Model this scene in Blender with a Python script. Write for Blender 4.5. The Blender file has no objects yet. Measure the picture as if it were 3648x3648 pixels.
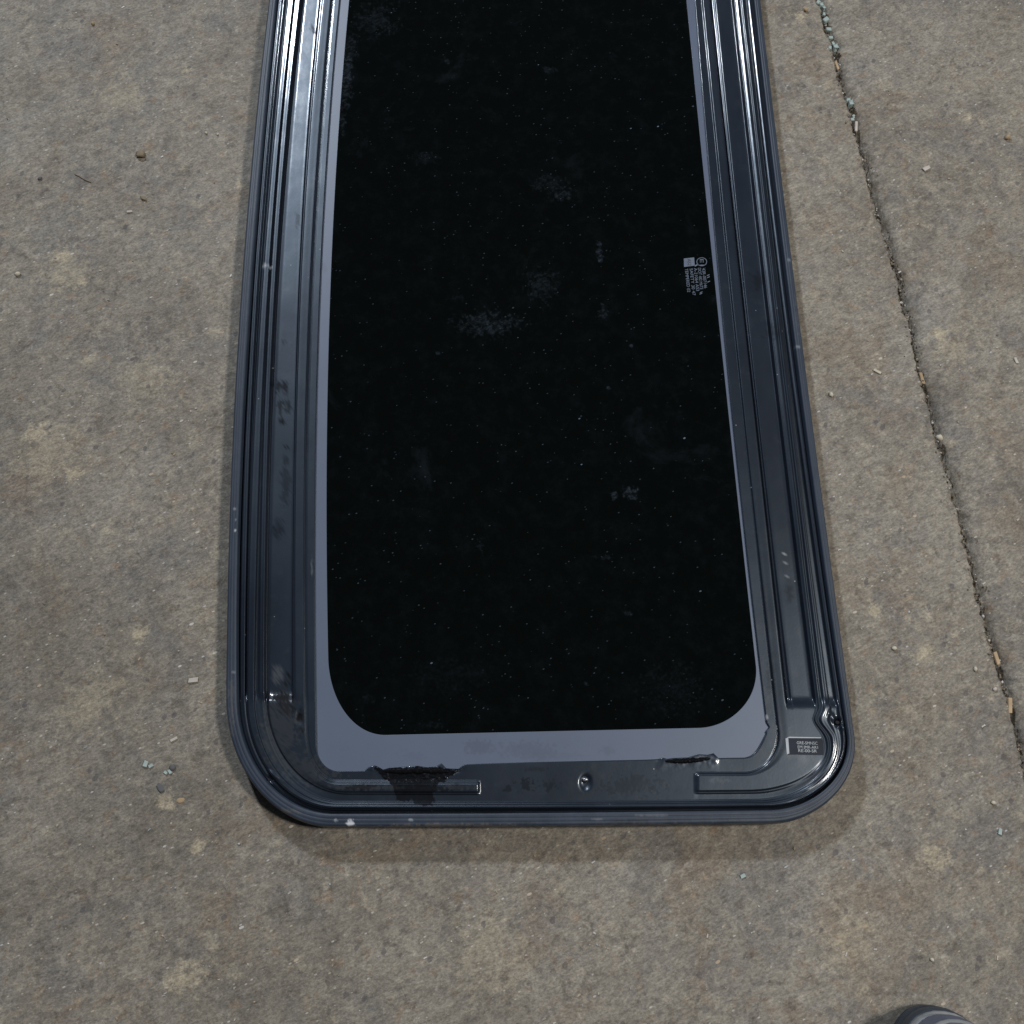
import bpy, bmesh, math, random
import numpy as np
from mathutils import Vector, Matrix
random.seed(7); rng = np.random.default_rng(11)
S = bpy.context.scene
COL = S.collection
# ------------------------------------------------------------------ camera, light, exposure
H, TILT, F = 1.12, math.radians(18.4), 3650.0
cam = bpy.data.cameras.new('camera'); cam_o = bpy.data.objects.new('camera', cam); COL.objects.link(cam_o)
cam_o.location = (0, 0, H); cam_o.rotation_euler = (TILT, 0, 0)
cam.sensor_width = 36; cam.lens = 36*F/3648; cam.clip_start = .01; cam.clip_end = 60
S.camera = cam_o
w = bpy.data.worlds.new('World'); S.world = w; w.use_nodes = True
w.node_tree.nodes['Background'].inputs[0].default_value = (.80, .92, 1.15, 1)
w.node_tree.nodes['Background'].inputs[1].default_value = .034
def area(name, loc, target, size, power, color):
    l = bpy.data.lights.new(name, 'AREA'); l.shape = 'RECTANGLE'; l.size, l.size_y = size; l.energy = power; l.color = color
    o = bpy.data.objects.new(name, l); COL.objects.link(o); o.location = loc
    o.rotation_euler = (Vector(target)-Vector(loc)).to_track_quat('-Z', 'Y').to_euler()
    return o
area('ceiling_lamp', (2.15, .1, 3.5), (0, .4, 0), (.42, .42), 89, (1.0, .955, .89))
area('doorway_light', (-2.2, 5.35, 4.2), (0, .4, 0), (.36, .42), 275, (.84, .91, 1.0))
S.view_settings.view_transform = 'Standard'; S.view_settings.look = 'None'
S.view_settings.exposure = 0; S.view_settings.gamma = 1; S.view_settings.use_curve_mapping = False
S.render.engine = 'CYCLES'; S.render.resolution_x = S.render.resolution_y = 1024

# ------------------------------------------------------------------ helpers
cT, sT = math.cos(TILT), math.sin(TILT)
def PX(u, v, z=0.0):
    """point of the photographed place at height z seen at (u, v) of the 3648 px photograph"""
    u = np.asarray(u, float); v = np.asarray(v, float)
    a = (u-1824)/F; b = -(v-1824)/F
    dx, dy, dz = a, b*cT+sT, b*sT-cT
    t = (z-H)/dz
    return dx*t, dy*t
def P(u, v, z=0.0):
    x, y = PX(u, v, z); return Vector((float(x), float(y), z))
def tag(o, label=None, cat=None, group=None, kind=None):
    if label: o['label'] = label
    if cat: o['category'] = cat
    if group: o['group'] = group
    if kind: o['kind'] = kind
    return o
def link(name, me, mat=None, parent=None, smooth=True):
    o = bpy.data.objects.new(name, me); COL.objects.link(o)
    if mat: me.materials.append(mat)
    if parent: o.parent = parent
    if smooth: me.polygons.foreach_set('use_smooth', [True]*len(me.polygons))
    return o
def grid_mesh(name, X, Y, Z, close_u=False):
    n, m = X.shape
    me = bpy.data.meshes.new(name)
    co = np.stack([X, Y, Z], -1).reshape(-1, 3)
    idx = np.arange(n*m).reshape(n, m)
    q = np.stack([idx[:-1, :-1], idx[1:, :-1], idx[1:, 1:], idx[:-1, 1:]], -1).reshape(-1, 4)
    me.from_pydata([], [], [])
    me.vertices.add(len(co)); me.vertices.foreach_set('co', co.ravel())
    me.loops.add(q.size); me.loops.foreach_set('vertex_index', q.ravel().astype(np.int32))
    me.polygons.add(len(q)); me.polygons.foreach_set('loop_start', np.arange(0, q.size, 4, dtype=np.int32))
    me.update(calc_edges=True); me.validate()
    return me
def vnoise(x, y, seed=0):
    xi = np.floor(x).astype(np.int64); yi = np.floor(y).astype(np.int64); fx = x-xi; fy = y-yi
    fx = fx*fx*(3-2*fx); fy = fy*fy*(3-2*fy)
    def h(i, j):
        n = (i*374761393 + j*668265263 + seed*1442695041) & 0x7fffffff
        n = ((n ^ (n >> 13))*1274126177) & 0x7fffffff
        return ((n ^ (n >> 16)) & 0xffff)/65535.0
    return (h(xi, yi)*(1-fx)+h(xi+1, yi)*fx)*(1-fy)+(h(xi, yi+1)*(1-fx)+h(xi+1, yi+1)*fx)*fy
def fbm(x, y, seed=0, o=3):
    s = 0; a = .5
    for k in range(o): s = s+a*vnoise(x*2**k, y*2**k, seed+k); a *= .5
    return s/(1-.5**o)
def sstep(a, b, x):
    t = np.clip((np.asarray(x, float)-a)/(b-a), 0, 1); return t*t*(3-2*t)
def set_attr(me, rgb):
    at = me.color_attributes.new('wear', 'FLOAT_COLOR', 'POINT')
    c = np.ones((len(me.vertices), 4), np.float32); c[:, :3] = rgb; at.data.foreach_set('color', c.ravel())

class NT:
    def __init__(s, name):
        s.m = bpy.data.materials.new(name); s.m.use_nodes = True; s.t = s.m.node_tree
        s.b = s.t.nodes['Principled BSDF']; s.co = None
    def n(s, typ, **kw):
        n = s.t.nodes.new(typ)
        for k, v in kw.items():
            if k.startswith('i_'):
                k = k[2:]; k = int(k) if k.isdigit() else k.replace('_', ' ')
                s.put(n.inputs[k], v)
            else: setattr(n, k, v)
        return n
    def put(s, sock, v):
        if isinstance(v, bpy.types.NodeSocket): s.t.links.new(v, sock)
        else: sock.default_value = v
    def coord(s, scale=(1, 1, 1), rot=0):
        if s.co is None: s.co = s.n('ShaderNodeTexCoord').outputs['Object']
        r = s.n('ShaderNodeMapping', i_Vector=s.co, i_Rotation=(0, 0, rot)).outputs[0] if rot else s.co
        return s.n('ShaderNodeMapping', i_Vector=r, i_Scale=scale).outputs[0]
    def noise(s, scale, detail=3, rough=.55, stretch=(1, 1, 1), rot=0, dist=0):
        return s.n('ShaderNodeTexNoise', i_Vector=s.coord(stretch, rot), i_Scale=scale, i_Detail=detail, i_Roughness=rough, i_Distortion=dist).outputs[0]
    def ramp(s, fac, *stops):
        r = s.n('ShaderNodeValToRGB', i_0=fac); e = r.color_ramp.elements
        while len(e) < len(stops): e.new(.5)
        for q, (p, c) in zip(e, stops): q.position = p; q.color = (c, c, c, 1) if isinstance(c, (int, float)) else (*c, 1)
        return r.outputs[0]
    def mix(s, f, a, b, mode='MIX'):
        n = s.n('ShaderNodeMix', data_type='RGBA', blend_type=mode)
        s.put(n.inputs[0], f); s.put(n.inputs[6], a if not isinstance(a, tuple) else (*a, 1)); s.put(n.inputs[7], b if not isinstance(b, tuple) else (*b, 1))
        return n.outputs[2]
    def math(s, op, a, b=0.0, clamp=False):
        n = s.n('ShaderNodeMath', operation=op, use_clamp=clamp); s.put(n.inputs[0], a); s.put(n.inputs[1], b); return n.outputs[0]
    def set(s, **kw):
        for k, v in kw.items():
            if isinstance(v, tuple) and len(v) == 3: v = (*v, 1)
            s.put(s.b.inputs[k.replace('_', ' ')], v)
        return s.m
    def bump(s, h, strength, dist):
        s.put(s.b.inputs['Normal'], s.n('ShaderNodeBump', i_Height=h, i_Strength=strength, i_Distance=dist).outputs[0])

SCARS = [(666,250,26),(215,905,42),(300,1000,28),(130,1540,48),(255,1690,45),(2850,55,45),(3330,3050,55),(3297,2334,45),(3115,2170,34),(660,3480,70),(580,2850,40),(700,3020,30),(860,660,30),(3340,1190,40),(3450,420,30),(500,2250,40),(230,960,150),(170,1610,170),(520,1350,110),(330,2500,130),(3400,1250,110),(1750,3380,150),(420,330,130),(3000,3350,110)]
# ------------------------------------------------------------------ materials
def mat_concrete():
    t = NT('concrete')
    big = t.noise(4.5, 6, .62)
    med = t.noise(26, 6, .7, dist=.5)
    c2 = t.mix(t.ramp(big, (.38, 0.), (.62, 1.)), (.192, .173, .147), (.272, .250, .217))
    c2 = t.mix(t.math('MULTIPLY', t.ramp(med, (.40, 0.), (.62, 1.)), .6), c2, (.325, .297, .25))
    c2 = t.mix(t.ramp(t.noise(11, 5, .65, dist=.8), (.50, 0.), (.64, .6)), c2, (.175, .17, .168))
    c2 = t.mix(t.ramp(t.noise(8, 5, .7, dist=.4), (.53, 0.), (.66, .5)), c2, (.215, .165, .118))
    c2 = t.mix(t.ramp(t.noise(48, 5, .75, dist=.6), (.55, 0.), (.64, .6)), c2, (.125, .108, .09))
    c2 = t.mix(t.ramp(t.noise(60, 5, .7, dist=.4), (.57, 0.), (.66, .55)), c2, (.27, .19, .125))
    scar = t.noise(24, 7, .76, stretch=(1, 1.2, 1), rot=.5)
    c2 = t.mix(t.ramp(scar, (.58, 0.), (.65, .5)), c2, (.43, .38, .29))
    c2 = t.mix(t.ramp(t.noise(70, 4, .7, stretch=(1, .8, 1), rot=.2), (.585, 0.), (.66, .45)), c2, (.40, .37, .325))
    c2 = t.mix(t.ramp(t.noise(1.9, 6, .68, dist=.9), (.50, 0.), (.62, .42)), c2, (.14, .127, .108))
    c2 = t.mix(t.ramp(t.noise(5.5, 5, .7, stretch=(.35, 1.4, 1), rot=-.9, dist=.5), (.56, 0.), (.66, .35)), c2, (.36, .34, .31))
    # tan worn scars at their places
    edge = t.noise(60, 6, .8)
    for (u, v, r) in SCARS:
        p = P(u, v)
        d = t.n('ShaderNodeVectorMath', operation='DISTANCE', i_0=t.coord(), i_1=tuple(p)).outputs['Value']
        d = t.math('ADD', t.math('DIVIDE', d, r*.00029), t.math('MULTIPLY', t.math('SUBTRACT', edge, .5), 5.5))
        c2 = t.mix(t.ramp(d, (.35, .8 if r < 75 else .42), (.95, 0.)), c2, (.43, .375, .28))
    g = t.noise(420, 3, .75, stretch=(.6, 1, 1), rot=-.42)
    c2 = t.mix(1, c2, t.ramp(g, (.3, (.64, .64, .64)), (.7, (1.34, 1.33, 1.31))), 'MULTIPLY')
    g2 = t.noise(130, 5, .8, stretch=(.62, 1, 1), rot=-.42)
    c2 = t.mix(1, c2, t.ramp(g2, (.34, (.66, .66, .67)), (.66, (1.32, 1.31, 1.28))), 'MULTIPLY')
    for (sc_, th, rad, cols, am) in [(300.0, .955, .24, ((.62, .50, .34), (.62, .60, .56), (.68, .70, .72)), .6), (150.0, .984, .2, ((.55, .40, .25), (.60, .54, .44), (.70, .70, .68)), .75)]:
        v = t.n('ShaderNodeTexVoronoi', i_Vector=t.coord((.5, 1, 1), -.42), i_Scale=sc_, i_Randomness=1.0)
        rnd = t.n('ShaderNodeSeparateColor', i_0=v.outputs['Color'])
        dot = t.math('MULTIPLY', t.math('LESS_THAN', v.outputs['Distance'], rad), t.math('GREATER_THAN', rnd.outputs[0], th))
        c2 = t.mix(t.math('MULTIPLY', dot, am), c2, t.ramp(rnd.outputs[1], (0., cols[0]), (.5, cols[1]), (1., cols[2])))
    v2 = t.n('ShaderNodeTexVoronoi', i_Vector=t.coord((1, .8, 1), .4), i_Scale=110.0)
    r2 = t.n('ShaderNodeSeparateColor', i_0=v2.outputs['Color'])
    dk = t.math('MULTIPLY', t.math('LESS_THAN', t.math('ADD', v2.outputs['Distance'], t.math('MULTIPLY', t.math('SUBTRACT', g2, .5), .5)), .3), t.math('GREATER_THAN', r2.outputs[0], .96))
    c2 = t.mix(t.math('MULTIPLY', dk, .55), c2, (.085, .08, .088))
    hgt = t.math('ADD', t.math('MULTIPLY', g, .5), t.math('ADD', g2, t.math('MULTIPLY', med, 1.5)))
    t.bump(hgt, .45, .0018)
    return t.set(Base_Color=c2, Roughness=.72, Specular_IOR_Level=.35)
def wearch(t):
    a = t.n('ShaderNodeVertexColor', layer_name='wear').outputs[0]
    return t.n('ShaderNodeSeparateColor', i_0=a).outputs
def mat_paint():
    t = NT('black_enamel')
    W = wearch(t)
    cl = t.noise(9, 4, .6, stretch=(1, .5, 1))
    c = t.mix(t.ramp(cl, (.3, 0.), (.7, 1.)), (.006, .009, .016), (.011, .016, .026))
    dust = t.noise(55, 5, .7)
    c = t.mix(t.ramp(dust, (.55, 0.), (.8, .35)), c, (.036, .042, .05))
    c = t.mix(W[0], c, (.006, .006, .007))
    c = t.mix(W[2], c, (.020, .018, .017))
    c = t.mix(W[1], c, (.45, .47, .5))
    v = t.n('ShaderNodeTexVoronoi', i_Vector=t.coord(), i_Scale=170.0)
    r = t.n('ShaderNodeSeparateColor', i_0=v.outputs['Color'])
    dot = t.math('MULTIPLY', t.math('LESS_THAN', v.outputs['Distance'], .13), t.math('GREATER_THAN', r.outputs[0], .97))
    c = t.mix(t.math('MULTIPLY', dot, .6), c, (.4, .42, .44))
    ro = t.math('ADD', t.math('MULTIPLY', t.ramp(cl, (.3, 0.), (.7, 1.)), .07), .36)
    ro = t.math('ADD', ro, t.math('MULTIPLY', W[2], .25))
    t.bump(t.math('ADD', t.noise(420, 2, .5), t.math('MULTIPLY', t.noise(75, 3, .6), 1.2)), .05, .0006)
    return t.set(Base_Color=c, Roughness=ro, Specular_IOR_Level=t.math('MULTIPLY', t.math('SUBTRACT', 1.0, t.math('MULTIPLY', W[0], .93)), .66),
                 Specular_Tint=(.70, .84, 1.0), Coat_Weight=t.math('SUBTRACT', .62, t.math('ADD', t.math('MULTIPLY', W[2], .5), t.math('MULTIPLY', W[0], .62)), True), Coat_Roughness=t.math('ADD', .11, t.ramp(t.noise(38, 5, .7, stretch=(1, .6, 1)), (.45, 0.), (.7, .13))))
def mat_rubber():
    t = NT('seal_rubber')
    W = wearch(t)
    c = t.mix(t.ramp(t.noise(35, 4, .7, stretch=(1, .4, 1)), (.35, 0.), (.7, 1.)), (.026, .038, .060), (.040, .055, .082))
    c = t.mix(W[0], c, (.006, .006, .007))
    c = t.mix(W[2], c, (.16, .135, .105))
    c = t.mix(W[1], c, (.6, .62, .68))
    t.bump(t.noise(500, 2, .6), .15, .0005)
    return t.set(Base_Color=c, Roughness=.5, Specular_IOR_Level=.45)
def mat_glass():
    t = NT('tinted_glass')
    sm = t.ramp(t.noise(7, 6, .72, dist=.7), (.60, 0.), (.76, .02))
    film = t.ramp(t.noise(45, 5, .8), (.48, 0.), (.7, .006))
    W = wearch(t)
    def specks(scale, rad, th, rot):
        v = t.n('ShaderNodeTexVoronoi', i_Vector=t.coord((.6, 1, 1), rot), i_Scale=scale)
        r = t.n('ShaderNodeSeparateColor', i_0=v.outputs['Color'])
        return t.math('MULTIPLY', t.math('MULTIPLY', t.math('LESS_THAN', v.outputs['Distance'], rad), t.math('GREATER_THAN', r.outputs[0], th)), r.outputs[1])
    sp = t.math('ADD', t.math('MULTIPLY', specks(420.0, .26, .955, -.42), .13), t.math('MULTIPLY', specks(150.0, .13, .985, -.42), .42))
    amt = t.math('ADD', t.math('ADD', sm, film), t.math('ADD', sp, t.math('MULTIPLY', t.math('MULTIPLY', W[1], t.ramp(t.noise(240, 4, .8, stretch=(.6, 1, 1), rot=-.42), (.44, .1), (.66, 1.0))), .19)), True)
    c = t.mix(amt, (.0014, .0022, .0018), (.29, .40, .54))
    return t.set(Base_Color=c, Roughness=t.math('ADD', .035, t.math('MULTIPLY', amt, .5)), Specular_IOR_Level=.5)
def mat_frit():
    t = NT('frit_enamel')
    W = wearch(t)
    c = t.mix(t.ramp(t.noise(11, 4, .6), (.4, 0.), (.75, .5)), (.120, .150, .215), (.100, .126, .182))
    c = t.mix(W[0], c, (.085, .10, .145))
    c = t.mix(t.ramp(t.noise(70, 5, .75), (.56, 0.), (.7, .4)), c, (.11, .13, .18))
    t.bump(t.noise(300, 2, .5), .03, .0005)
    return t.set(Base_Color=c, Roughness=.42, Specular_IOR_Level=.5)
def mat_plain(name, col, rough=.6, spec=.5, **kw):
    t = NT(name); n = t.noise(60, 3, .6)
    c = t.mix(t.ramp(n, (.3, 0.), (.7, 1.)), tuple(x*.82 for x in col), tuple(min(1, x*1.12) for x in col))
    return t.set(Base_Color=c, Roughness=rough, Specular_IOR_Level=spec, **kw)
def mat_chips(name, stops, rough=.6, **kw):
    t = NT(name); r = t.n('ShaderNodeNewGeometry').outputs['Random Per Island']
    c = t.ramp(r, *stops)
    c = t.mix(1, c, t.ramp(t.noise(500, 2, .6), (.3, (.75, .75, .75)), (.7, (1.15, 1.15, 1.15))), 'MULTIPLY')
    return t.set(Base_Color=c, Roughness=rough, **kw)
M = dict(concrete=mat_concrete(), paint=mat_paint(), rubber=mat_rubber(), glass=mat_glass(), frit=mat_frit(),
         print=mat_plain('etched_print', (.13, .165, .225), .6), print_dark=mat_plain('dark_print', (.03, .035, .05), .6),
         sticker=mat_plain('sticker_film', (.018, .023, .038), .55, .2), white=mat_plain('white_ink', (.46, .50, .54), .6),
         clip=mat_plain('clip_metal', (.32, .32, .33), .35, Metallic=.8), dark=mat_plain('hole_dark', (.006, .006, .007), .8),
         stone=mat_plain('pale_stone', (.62, .57, .46), .8), tan=mat_plain('tan_stone', (.42, .31, .19), .85),
         brown=mat_plain('brown_clod', (.25, .20, .135), .9), chip=mat_plain('pale_chip', (.58, .53, .48), .8),
         wood=mat_plain('weathered_wood', (.50, .37, .23), .8), gglass=mat_plain('green_glass', (.44, .53, .51), .12, .8),
         dark_stone=mat_plain('dark_stone', (.12, .12, .125), .8), shoe=mat_plain('shoe_upper', (.10, .115, .16), .45), sole=mat_plain('shoe_sole', (.035, .045, .060), .5),
         welt=mat_plain('shoe_welt', (.26, .265, .265), .5),
         grit=mat_chips('grit_chips', [(0., (.60, .56, .48)), (.3, (.34, .30, .25)), (.55, (.66, .66, .66)), (.7, (.45, .35, .24)), (.85, (.12, .11, .11)), (1., (.52, .58, .62))], .5),
         fill=mat_chips('joint_fill', [(0., (.05, .045, .038)), (.45, (.14, .12, .095)), (.7, (.30, .24, .17)), (.85, (.26, .24, .22)), (.93, (.55, .50, .44)), (1., (.6, .62, .62))], .8))

# ------------------------------------------------------------------ ground with its open joint
crack = np.array([(2927,0),(2940,60),(2954,104),(2977,166),(2989,232),(3008,302),(3032,368),(3051,453),(3066,495),(3086,573),(3109,658),(3121,716),
 (3150,800),(3182,900),(3213,1000),(3225,1087),(3247,1134),(3262,1217),(3278,1286),(3293,1351),(3309,1404),(3328,1466),(3340,1528),(3355,1575),
 (3390,1700),(3425,1840),(3462,1980),(3493,2100),(3512,2187),(3534,2265),(3552,2324),(3574,2411),(3599,2473),(3614,2550),(3630,2612),(3668,2760),(3790,3250)], float)
cx, cy = PX(crack[:, 0], crack[:, 1]); o_ = np.argsort(cy); cx, cy = cx[o_], cy[o_]
sl_hi = (cx[-1]-cx[-6])/(cy[-1]-cy[-6]); sl_lo = (cx[6]-cx[0])/(cy[6]-cy[0])
def crack_x(y):
    y = np.asarray(y, float)
    x = np.interp(y, cy, cx)
    return np.where(y > cy[-1], cx[-1]+(y-cy[-1])*sl_hi, np.where(y < cy[0], cx[0]+(y-cy[0])*sl_lo, x))
ys = np.concatenate([np.linspace(-6, -.32, 24), np.arange(-.3, 1.5, .0022), np.linspace(1.52, 8, 30)])
off = np.array([-7000, -900, -300, -60, -20, -8.6, -6.2, -5.6, -5.0, 0, 3.6, 5.0, 8.0, 11, 16, 26, 60, 300, 900, 7000])*.001
dz = np.array([0, 0, 0, 0, 0, .2, -.3, -2.6, -14, -17, -15, -8.5, -5.6, -3.5, -1.6, 0, 0, 0, 0, 0])*.001
n1 = (fbm(ys*70, ys*0+3, 1)-.5); n2 = (fbm(ys*190, ys*0+8, 5)-.5); n3 = (fbm(ys*28, ys*0+8, 9)-.5); n4 = fbm(ys*120, ys*0+2, 21)-.5
X = np.zeros((len(ys), len(off))); Z = np.zeros_like(X); Yg = np.repeat(ys[:, None], len(off), 1)
for j, of in enumerate(off):
    amp = 1 if abs(of) < .012 else (.3 if abs(of) < .03 else 0)
    base = crack_x(ys)*(1.0) if abs(of) < 1 else 0
    nn = (n1*.0052+n2*.005) if of < 0 else (n3*.006+n4*.004)
    X[:, j] = base+of+amp*nn; Z[:, j] = dz[j]*(1+.5*n1*(dz[j] < 0))
g = link('ground', grid_mesh('ground', X[:, ::-1], Yg, Z[:, ::-1]), M['concrete']); tag(g, kind='structure')
if g.data.polygons[0].normal.z < 0: g.data.flip_normals()

def rock_into(bm, loc, size, sub=1, seed=None, rough=.25):
    r = bmesh.ops.create_icosphere(bm, subdivisions=sub, radius=1)
    rot = Matrix.Rotation(random.uniform(0, 6.3), 3, 'Z') @ Matrix.Rotation(random.uniform(-.3, .3), 3, 'X')
    sz = Vector(size)
    for v in r['verts']:
        c = v.co.normalized()*(1+random.uniform(-rough, rough))
        c = Vector((c.x*sz.x, c.y*sz.y, c.z*sz.z)); v.co = rot @ c + Vector(loc)
def slab_into(bm, loc, size, ang, tilt=.1):
    r = bmesh.ops.create_cube(bm, size=1)
    rot = Matrix.Rotation(ang, 3, 'Z') @ Matrix.Rotation(tilt, 3, 'X') @ Matrix.Rotation(tilt*.7, 3, 'Y')
    for v in r['verts']:
        c = Vector((v.co.x*size[0], v.co.y*size[1], v.co.z*size[2]))
        c.x *= 1+random.uniform(-.18, .18); c.y *= 1+random.uniform(-.2, .2)
        v.co = rot @ c + Vector(loc)
def bm_obj(name, bm, mat, smooth=False, parent=None):
    me = bpy.data.meshes.new(name); bm.to_mesh(me); bm.free(); return link(name, me, mat, parent, smooth)

# the frame outline, used to keep grit from under it
def inside_frame(u, v):
    return (u > 780+np.clip((2100-v)/2100*150, 0, 200)-10) & (u < 3030-np.clip((2500-v)*.128, 0, 400)) & (v < 2960)
bm = bmesh.new(); k = 0
while k < 900:
    u, v = random.uniform(-150, 3800), random.uniform(-150, 3800)
    if inside_frame(u, v): continue
    p = P(u, v); s = .00045+.00095*random.random()**3
    if random.random() < .45: slab_into(bm, (p.x, p.y, s*.3), (s*3.0, s*1.1, s*.5), random.gauss(.45, .35), .05)
    else: rock_into(bm, (p.x, p.y, s*.4), (s*1.25, s*.9, s*.7))
    k += 1
tag(bm_obj('grit', bm, M['grit']), kind='stuff')
bm = bmesh.new()
for k in range(1300):
    y = random.uniform(-.3, 1.35); x = float(crack_x(y))+random.gauss(-.0006, .0027)*(1 if y > .62 or random.random() < .5 else .8)
    s = random.uniform(.0005, .0017)
    rock_into(bm, (x, y, -.0125+random.uniform(0, .004)+(.0065 if random.random() < (.22 if y > .62 else .10) else 0)), (s*random.uniform(.8, 1.5), s, s*.8))
for k in range(160):
    y = random.uniform(-.3, 1.35); x = float(crack_x(y))+random.gauss(-.006, .004)
    s = random.uniform(.0004, .0012); rock_into(bm, (x, y, s*.4), (s*1.3, s, s*.7))
tag(bm_obj('joint_debris', bm, M['fill']), kind='stuff')

def stone(name, u, v, size, mat, label, cat, z=None, group=None, sub=2, kind='rock', ang=0, rough=.14):
    bm = bmesh.new(); sx, sy, sz = [q*.001 for q in size]
    if kind == 'rock': rock_into(bm, (0, 0, 0), (sx, sy, sz), sub, rough=rough)
    else: slab_into(bm, (0, 0, 0), (sx*2, sy*2, sz*2), ang)
    if kind != 'rock': bmesh.ops.bevel(bm, geom=bm.edges[:], offset=min(sx, sy, sz)*.3, segments=1, affect='EDGES')
    o = bm_obj(name, bm, M[mat], kind == 'rock'); p = P(u, v)
    o.location = (p.x, p.y, (sz*.8 if z is None else z)); return tag(o, label, cat, group)
stone('pebble', 3347, 1560, (4.2, 3.8, 3.4), 'stone', 'pale cream round pebble wedged in the floor joint', 'pebble', z=.0005)
stone('pebble', 2960, 1408, (3.2, 2.5, 2.2), 'stone', 'cream pebble on the concrete between the sunroof frame and the joint', 'pebble')
stone('pebble', 65, 978, (3.6, 2.6, 2.3), 'stone', 'cream pebble lying alone near the left edge of the photo', 'pebble')
stone('pebble', 2869, 38, (3.8, 3.0, 2.6), 'tan', 'tan pebble beside the upper corner of the sunroof frame and the joint', 'pebble')
stone('pebble', 3588, 492, (4.2, 3.2, 2.8), 'tan', 'light brown stone on the slab right of the joint', 'pebble')
stone('pebble', 3185, 2310, (3.0, 2.4, 2.0), 'stone', 'small pale pebble on the concrete right of the frame corner recess', 'pebble')
stone('pebble', 3473, 2384, (2.7, 2.0, 1.8), 'stone', 'small white pebble left of the wood splinters in the joint', 'pebble')
stone('pebble', 3543, 2455, (2.6, 2.0, 1.7), 'chip', 'tiny pinkish pebble just left of the long splinter in the joint', 'pebble')
stone('pebble', 3319, 3419, (2.2, 1.9, 1.7), 'stone', 'tiny cream pebble above the shoe toe', 'pebble')
stone('pebble', 3537, 2860, (2.6, 2.1, 1.8), 'stone', 'tiny pale pebble near the right edge of the photo', 'pebble')
stone('clod', 505, 553, (6.5, 5.0, 3.0), 'brown', 'crumbly brown clod of dirt on the left slab', 'clod', rough=.35, sub=2)
stone('clod', 735, 475, (1.8, 1.5, 1.4), 'stone', 'left one of two tiny pale crumbs left of the frame', 'crumb', group='pale crumbs left of the frame')
stone('clod', 776, 480, (1.7, 1.2, 1.1), 'stone', 'right one of two tiny pale crumbs left of the frame', 'crumb', group='pale crumbs left of the frame')
stone('stone_chip', 3299, 602, (5.2, 2.4, 1.3), 'chip', 'flat pinkish white chip on the slab right of the joint', 'chip', kind='slab', ang=.5)
stone('stone_chip', 3124, 1325, (4.6, 1.5, 1.1), 'stone', 'thin cream chip on the concrete left of the joint', 'chip', kind='slab', ang=-.5)
stone('stone_chip', 462, 755, (3.4, 1.6, 1.0), 'chip', 'thin grey white flake on the left slab', 'chip', kind='slab', ang=.15)
stone('stone_chip', 3618, 1285, (1.7, 4.0, 1.0), 'chip', 'pale flake near the right edge above the joint pebble', 'chip', kind='slab', ang=.35)
stone('wood_splinter', 3598, 2512, (2.2, 8.5, 1.5), 'wood', 'longest pale wood splinter, lowest in the joint', 'splinter', kind='slab', ang=-.08, z=-.0005)
stone('wood_splinter', 3550, 2345, (2.2, 7.5, 1.5), 'wood', 'wood splinter in the joint just above the longest one', 'splinter', kind='slab', ang=.25, z=0)
stone('wood_splinter', 3050, 452, (1.7, 7.8, 1.4), 'chip', 'pale wood splinter below the green glass in the joint', 'splinter', kind='slab', ang=-.1, z=.0)
stone('wood_splinter', 2982, 232, (1.6, 6.0, 1.2), 'wood', 'yellowish wood splinter among the green glass in the joint', 'splinter', kind='slab', ang=.25, z=-.001)
stone('wood_splinter', 3285, 1345, (1.7, 7.5, 1.2), 'tan', 'dull brown splinter halfway down the joint', 'splinter', kind='slab', ang=.2, z=-.001)
ORD = ['topmost', 'second from the top', 'third from the top', 'fourth from the top', 'fifth from the top', 'sixth from the top', 'seventh from the top', 'eighth from the top', 'sixth from the bottom', 'fifth from the bottom', 'fourth from the bottom', 'third from the bottom', 'second from the bottom', 'lowest']
for (u, v, s), w_ in zip(sorted([(2915,8,3.2),(2935,28,2.6),(2926,18,3),(2942,70,4.0),(2936,50,2.2),(2960,134,3.0),(2968,156,2.6),(2976,168,3.6),(2957,170,2.7),(3023,358,3.2),(3030,368,3.6),(3037,425,2.6),(2952,104,3.6),(3041,412,2.2)], key=lambda q: q[1]), ORD):
    stone('glass_fragment', u, v, (s, s*.8, s*.7), 'gglass', 'pale green cube of broken glass in the joint, '+w_, 'glass fragment', z=-.001, group='green glass fragments in the joint', kind='slab', ang=random.uniform(0, 3))
for (u, v, s), w_ in zip([(520,2722,3.2),(538,2728,2.4),(590,2752,2.0),(606,2750,2.2)], ['largest and leftmost', 'second from the left', 'third from the left', 'rightmost']):
    stone('glass_fragment', u, v, (s, s*.7, s*.4), 'gglass', 'thin green glass flake left of the frame corner, '+w_, 'glass fragment', group='green glass flakes left of the frame', kind='slab', ang=random.uniform(0, 3))
stone('glass_fragment', 3562, 2962, (3.2, 1.8, .9), 'gglass', 'bluish glass flake at the right edge below the frame', 'glass fragment', kind='slab', ang=1.2)
stone('glass_fragment', 2646, 3120, (2.6, 1.7, .9), 'gglass', 'bluish glass flake on the concrete below the frame', 'glass fragment', kind='slab', ang=.4)

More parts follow.
